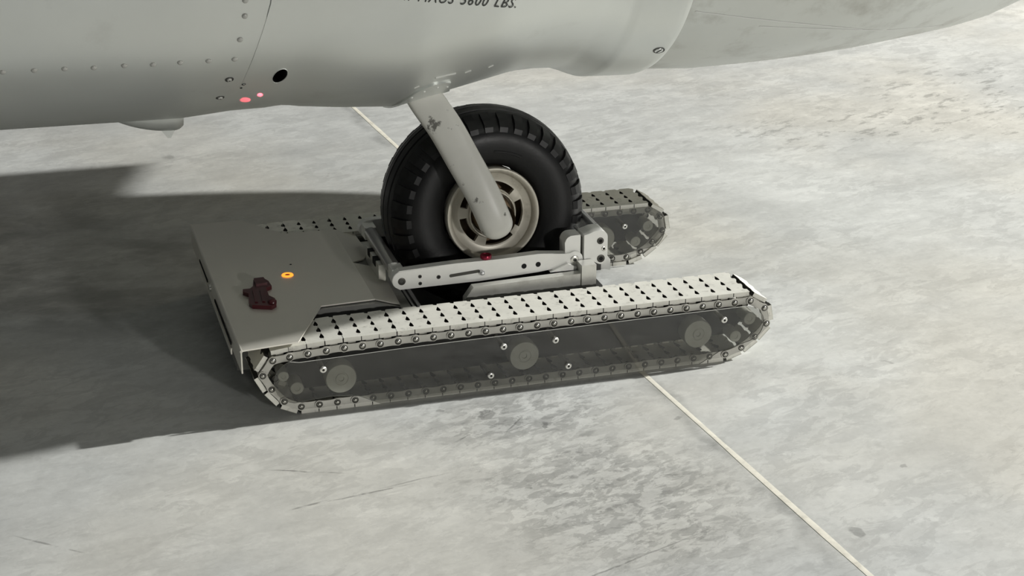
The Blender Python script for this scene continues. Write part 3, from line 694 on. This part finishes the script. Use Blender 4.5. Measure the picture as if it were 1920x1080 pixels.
def disc_part(name, x, z, y, r, d, mats, parent, socket=0.0, seg=20, out=(0, -1, 0)):
    prof = [(r, -0.002), (r, d*0.7), (r*0.88, d)]
    prof += [(socket, d), (socket*0.9, max(d-0.003, 0.0003)), (0, max(d-0.003, 0.0003))] if socket else [(0, d)]
    bm = nb(); lathe(bm, (x, y, z), out, prof, seg, mis=[0]*(2) + ([0, 1, 1] if socket else [0]))
    return obj(name, bm, mats, parent, 50)

def body():
    # hull box between the tracks
    bm = nb(); prism(bm, [(-0.050, 0.040), (0.300, 0.030), (0.312, 0.060), (0.312, 0.1455), (0.257, 0.1600), (-0.050, 0.1600)], 0.168, 0.612, 'y'); bevel_all(bm, 0.002, 1)
    bd = obj('body_box', bm, 'panel_grey', bot, 30)
    # lid: flat steel sheet with two folded-down tongues and a front flange
    Z = 0.165
    bm = nb()
    out = [(-0.064, -0.0145), (0.057, -0.0005), (0.1385, 0.177), (0.2580, 0.1830), (0.2580, 0.6460), (0.1370, 0.6490), (0.0530, 0.7735), (-0.0675, 0.7760)]
    prism(bm, out, Z-0.0030, Z, 'z'); bevel_all(bm, 0.0006, 1)
    lid = obj('lid', bm, 'lid_steel', bot, 30, 'brushed steel lid')
    bm = nb(); prism3(bm, [(0.2580, 0.1830, Z), (0.3115, 0.1745, 0.150), (0.3184, 0.4010, 0.150), (0.2580, 0.4120, Z)], (0.0008, 0, -0.0030)); bevel_all(bm, 0.0005, 1); obj('lid_tongue', bm, 'lid_steel', lid)
    bm = nb(); prism3(bm, [(0.2580, 0.4165, Z), (0.2900, 0.4500, 0.1565), (0.3130, 0.5080, 0.150), (0.3083, 0.6425, 0.150), (0.2580, 0.6460, Z)], (0.0008, 0, -0.0030)); bevel_all(bm, 0.0005, 1); obj('lid_tongue', bm, 'lid_steel', lid)
    bm = nb(); prism3(bm, [(-0.0640, -0.0145, Z), (-0.0675, 0.7760, Z), (-0.0675, 0.7760, 0.1140), (-0.0640, -0.0145, 0.1140)], (0.0030, 0, 0)); bevel_all(bm, 0.0006, 1); fl_ = obj('front_flange', bm, 'lid_steel', lid)
    bm = nb(); cyl(bm, (-0.0622, -0.0145, Z-0.0022), (-0.0035, 0.7905, 0), 0.0030, 0, 0.7905, 16); obj('lid_fold', bm, 'lid_steel', lid, 40)
    bm = nb(); box(bm, -0.0672, -0.0645, 0.12, 0.62, 0.100, 0.1145); obj('skirt_plate', bm, 'lid_steel', fl_)
    disc_part('latch', -0.0665, 0.131, 0.4327, 0.0085, 0.004, ['screw_bright', 'screw_dark'], fl_, 0.004, 18, (-1, 0, 0))
    for y0, y1, z_ in ((0.48, 0.62, 0.129), (0.11, 0.36, 0.129)):
        bm = nb(); box(bm, -0.0682, -0.0660, y0, y1, z_-0.003, z_+0.003); obj('vent_slot', bm, 'black_void', fl_)
    # glowing ring button and a pin hole
    bm = nb(); n_ = 40; rings = []
    for i in range(n_):
        a = 2*PI*i/n_; rings.append([bm.verts.new((0.100+(0.0096+0.0038*math.cos(b))*math.cos(a), 0.3755+(0.0096+0.0038*math.cos(b))*math.sin(a), Z+0.0006+0.0024*math.sin(b))) for b in [2*PI*j/8 for j in range(8)]])
    for i in range(n_):
        for j in range(8): bm.faces.new((rings[i][j], rings[(i+1) % n_][j], rings[(i+1) % n_][(j+1) % 8], rings[i][(j+1) % 8]))
    rg = obj('light_ring', bm, 'led_orange', lid, 60, 'glowing orange ring light')
    bm = nb(); cyl(bm, (0.100, 0.3755, Z), (0, 0, 1), 0.0060, -0.001, 0.0012, 20, 0.0004); obj('button', bm, 'red_anodised', rg, 40)
    bm = nb(); cyl(bm, (0.1185, 0.4397, Z), (0, 0, 1), 0.0028, -0.001, 0.0005, 14); obj('sensor_hole', bm, 'black_void', lid)
    # side brackets over the near track and front under-lid block
    bm = nb(); box(bm, 0.02, 0.12, 0.145, 0.168, 0.060, 0.158); bevel_all(bm, 0.002); obj('side_bracket', bm, 'body_dark', bot)
    bm = nb(); box(bm, 0.02, 0.12, 0.612, 0.619, 0.060, 0.158); bevel_all(bm, 0.002); obj('side_bracket', bm, 'body_dark', bot)
body()

# lifting cradle -------------------------------------------------------
ARM = [(0.3175, 0.2165), (0.4157, 0.2202), (0.4511, 0.2210), (0.5403, 0.2205), (0.6355, 0.2234), (0.6956, 0.2171)] + arcpts(0.7204, 0.2010, 0.0195, 125, -105, 12) + [(0.7011, 0.1891), (0.6797, 0.1849), (0.6359, 0.1801), (0.4984, 0.1735), (0.4507, 0.1737), (0.3180, 0.1725)] + arcpts(0.3210, 0.1945, 0.0205, 245, 115, 8)
def cradle():
    for far in (False, True):
        T = (lambda y: 2*YC-y) if far else (lambda y: y); o_ = (0, 1, 0) if far else (0, -1, 0)
        def pr(pts, a, b, bev=0.0015, seg=2):
            bm = nb(); prism(bm, pts, *sorted((T(a), T(b))), 'y'); return bevel_all(bm, bev, seg)
        def bx(x0, x1, a, b, z0, z1, bev=0.001):
            return bbox(x0, x1, *sorted((T(a), T(b))), z0, z1, bev)
        arm = obj('cradle_arm', pr(ARM, 0.200, 0.222), 'alu', bot, 30, None if far else 'pale aluminium cradle arm with slot')
        # left clevis half, set on the arm and ending in a stepped edge
        cl = obj('arm_end', pr([(0.3200, 0.2150), (0.4060, 0.2185), (0.4140, 0.2120), (0.4160, 0.1770), (0.3200, 0.1745)] + arcpts(0.3210, 0.1947, 0.0198, 250, 110, 8), 0.1985, 0.2005, 0.0008, 1), 'alu', arm, 30)
        disc_part('pivot_bolt', 0.3218, 0.1925, T(0.1985), 0.0085, 0.0012, ['chain_dark', 'screw_dark'], arm, 0.004, 20, o_)
        disc_part('pivot_bolt', 0.7204, 0.2010, T(0.2000), 0.0100, 0.0026, ['screw_bright', 'screw_dark'], arm, 0.0042, 24, o_)
        for x, z, r in ((0.3627, 0.1997, 0.0042), (0.3631, 0.1833, 0.0042), (0.4048, 0.1939, 0.0048)):
            disc_part('bolt_hole', x, z, T(0.1985), r, 0.0006, ['chain_dark', 'black_void'], arm, r*0.6, 16, o_)
        for x, z in ((0.6015, 0.1978), (0.6345, 0.1985)): disc_part('bolt_hole', x, z, T(0.2000), 0.0060, 0.0005, 'black_void', arm, 0, 18, o_)
        obj('arm_slot', pr(arcpts(0.4330, 0.1932, 0.0036, 95, 265, 6)+arcpts(0.4960, 0.1975, 0.0036, -85, 85, 6), 0.1994, 0.2010, 0.0), 'chain_dark', arm)
        bm = nb(); lathe(bm, (0.5034, T(0.200), 0.1945), o_, [(0.0062, -0.001), (0.0062, 0.006), (0.0050, 0.0095), (0.0025, 0.011), (0, 0.0112)], 20); obj('slot_knob', bm, 'chrome', arm, 50)
        bm = nb(); lathe(bm, (0.5165, T(0.211), 0.2195), (0, 0, 1), [(0.0085, -0.002), (0.0105, 0.003), (0.0125, 0.0035), (0.0128, 0.0100), (0.0118, 0.0112), (0.0090, 0.0112), (0.0085, 0.0100), (0, 0.0100)], 28)
        obj('red_cap', bm, 'red_anodised', arm, 50, 'round red knob')
        # roller end blocks
        obj('end_block', bx(0.3060, 0.3330, 0.222, 0.262, 0.1830, 0.2120, 0.002), 'alu', bot, 30)
        # slide rail and its post
        obj('slide_rail', pr([(0.4560, 0.1480), (0.4752, 0.1742), (0.7330, 0.1800), (0.7330, 0.1200), (0.4560, 0.1200)], 0.165, 0.186), 'alu_grey', bot, 30)
        obj('rail_post', bx(0.7243, 0.7583, 0.160, 0.196, 0.110, 0.2000, 0.0012), 'alu_grey', bot, 30, None if far else 'grey aluminium post')
        obj('gusset', pr([(0.6600, 0.1800), (0.7020, 0.1960), (0.7230, 0.1860), (0.7200, 0.1800)], 0.190, 0.204, 0.0008), 'alu', bot, 30)
        # housing at the free end
        hs = obj('slide_housing', pr([(0.7000, 0.2050), (0.6990, 0.2409)] + arcpts(0.7170, 0.2385, 0.0175, 170, 95, 6) + [(0.7358, 0.2560), (0.7358, 0.2010), (0.7100, 0.2010)], 0.2065, 0.246, 0.002), 'alu', bot, 30, None if far else 'white aluminium housing')
        obj('housing_block', pr([(0.7418, 0.1940), (0.7418, 0.2565), (0.7552, 0.2600), (0.7660, 0.2640)] + arcpts(0.7800, 0.2470, 0.0175, 100, 5, 7) + [(0.7978, 0.2040)] + arcpts(0.7830, 0.1990, 0.0150, -10, -120, 6) + [(0.7600, 0.1950)], 0.1985, 0.246, 0.002), 'alu', hs, 30)
        obj('housing_slot', bx(0.7360, 0.7420, 0.2120, 0.2400, 0.196, 0.2480, 0), 'chain_dark', hs)
        for x, z, r in ((0.7800, 0.2403, 0.0080), (0.7885, 0.2208, 0.0058), (0.7820, 0.1978, 0.0092)):
            disc_part('socket_bolt', x, z, T(0.1985), r, 0.0014, ['chain_dark' if r > 0.006 else 'screw_bright', 'black_void'], hs, r*0.5, 20, o_)
        obj('foot_bracket', pr([(0.785, 0.166), (0.785, 0.200), (0.799, 0.200), (0.814, 0.184), (0.814, 0.158)], 0.222, 0.246, 0.001), 'alu', bot, 30)
        obj('foot_bracket', pr([(0.762, 0.163), (0.762, 0.190), (0.789, 0.190), (0.789, 0.163)], 0.215, 0.246, 0.001), 'body_dark', bot, 30)
    # rollers and rods across
    bm = nb(); lathe(bm, (0.3195, 0.262, 0.1990), (0, 1, 0), [(0, 0), (0.0150, 0), (0.0155, 0.004), (0.0155, 0.236), (0.0150, 0.240), (0, 0.240)], 28)
    r = obj('front_roller', bm, 'roller_metal', bot, 40)
    obj('roller_bracket', bbox(0.296, 0.312, 0.315, 0.450, 0.150, 0.1900, 0.001), 'alu_grey', bot)
    for ya, yb in ((0.345, 0.372), (0.405, 0.425)): obj('bracket_pad', bbox(0.2945, 0.3135, ya, yb, 0.176, 0.1915, 0.0005), 'black_void', bot)
    bm = nb(); cyl(bm, (0.7905, 0.240, 0.2490), (0, 1, 0), 0.0090, 0, 0.285, 24); obj('rear_rod', bm, 'chrome', bot, 40, 'bright chrome rod')
    bm = nb(); cyl(bm, (0.7490, 0.240, 0.2480), (0, 1, 0), 0.0042, 0, 0.044, 18); obj('rear_rod', bm, 'chrome', bot, 40)
    for x, z, rr in ((0.3560, 0.138, 0.0040), (0.3440, 0.138, 0.0025)):
        bm = nb(); cyl(bm, (x, 0.150, z), (0, 1, 0), rr, 0, 0.464, 16); obj('cross_rod', bm, 'chrome', bot, 40)
    obj('cross_plate', bbox(0.314, 0.338, 0.150, 0.614, 0.060, 0.138, 0.001), 'alu_grey', bot)
    obj('cross_beam', bbox(0.760, 0.800, 0.130, 0.634, 0.040, 0.118, 0.002), 'body_dark', bot)
    # wheel support tray between the cradle ends
    bm = nb(); prism(bm, [(0.338, 0.060), (0.338, 0.048), (0.470, 0.024), (0.660, 0.024), (0.760, 0.048), (0.760, 0.060), (0.655, 0.034), (0.475, 0.034)], 0.205, 0.559, 'y'); obj('tray', bm, 'frame_dark', bot)
cradle()
# red pointer beams of the robot, thrown up at the belly
def pointer(src, dst, ang, watt):
    l = bpy.data.lights.new('pointer_beam', 'SPOT'); l.energy = watt; l.color = (1.0, 0.10, 0.15); l.spot_size = ang; l.spot_blend = 0.25; l.shadow_soft_size = 0.001
    o = bpy.data.objects.new('pointer_beam', l); COL.objects.link(o); o.location = src
    o.rotation_euler = (Vector(dst)-Vector(src)).to_track_quat('-Z', 'Y').to_euler()
pointer((0.1185, 0.4397, 0.170), (0.000, 0.1772, 0.6316), math.radians(2.4), 5.0)
pointer((0.1185, 0.4397, 0.170), (0.0265, 0.1508, 0.6478), math.radians(1.2), 4.5)

# ------------------------------------------------------------------ clip lying on the lid
def clip():
    Z = 0.1652
    t = thing('plastic_clip', 'small dark maroon plastic clip lying on the steel lid', 'clip', (0.02, 0.27, Z))
    base = [(0.0187, 0.3453), (0.0440, 0.3467), (0.0500, 0.3300), (0.0520, 0.3000), (0.0380, 0.2900), (0.0370, 0.2450), (0.0470, 0.2250), (0.0450, 0.1950), (0.0330, 0.1830), (-0.0060, 0.2000), (-0.0110, 0.2150), (-0.0040, 0.2680), (-0.0140, 0.2830), (-0.0120, 0.2960), (0.0040, 0.2960), (0.0120, 0.3080)]
    bm = nb(); prism(bm, base, Z, Z+0.009, 'z'); bevel_all(bm, 0.0016, 2); obj('clip_body', bm, 'maroon_plastic', t, 35)
    bm = nb(); prism(bm, [(0.0190, 0.3400), (0.0410, 0.3410), (0.0440, 0.3060), (0.0180, 0.3040)], Z+0.009, Z+0.015, 'z'); bevel_all(bm, 0.0014, 2); obj('clip_head', bm, 'maroon_plastic', t, 35)
    for x in (0.004, 0.020):
        bm = nb(); prism(bm, [(x-0.0025, 0.2100), (x+0.0035, 0.2080), (x+0.0085, 0.2780), (x+0.0025, 0.2800)], Z+0.009, Z+0.0115, 'z'); bevel_all(bm, 0.0008, 1); obj('rib', bm, 'maroon_plastic', t, 35)
    bm = nb(); lathe(bm, (0.0375, 0.2030, Z+0.006), (0, 0, 1), [(0.0095, 0), (0.0095, 0.006), (0.0070, 0.009), (0.003, 0.0105), (0, 0.0108)], 20); obj('clip_button', bm, 'maroon_plastic', t, 50)
clip()
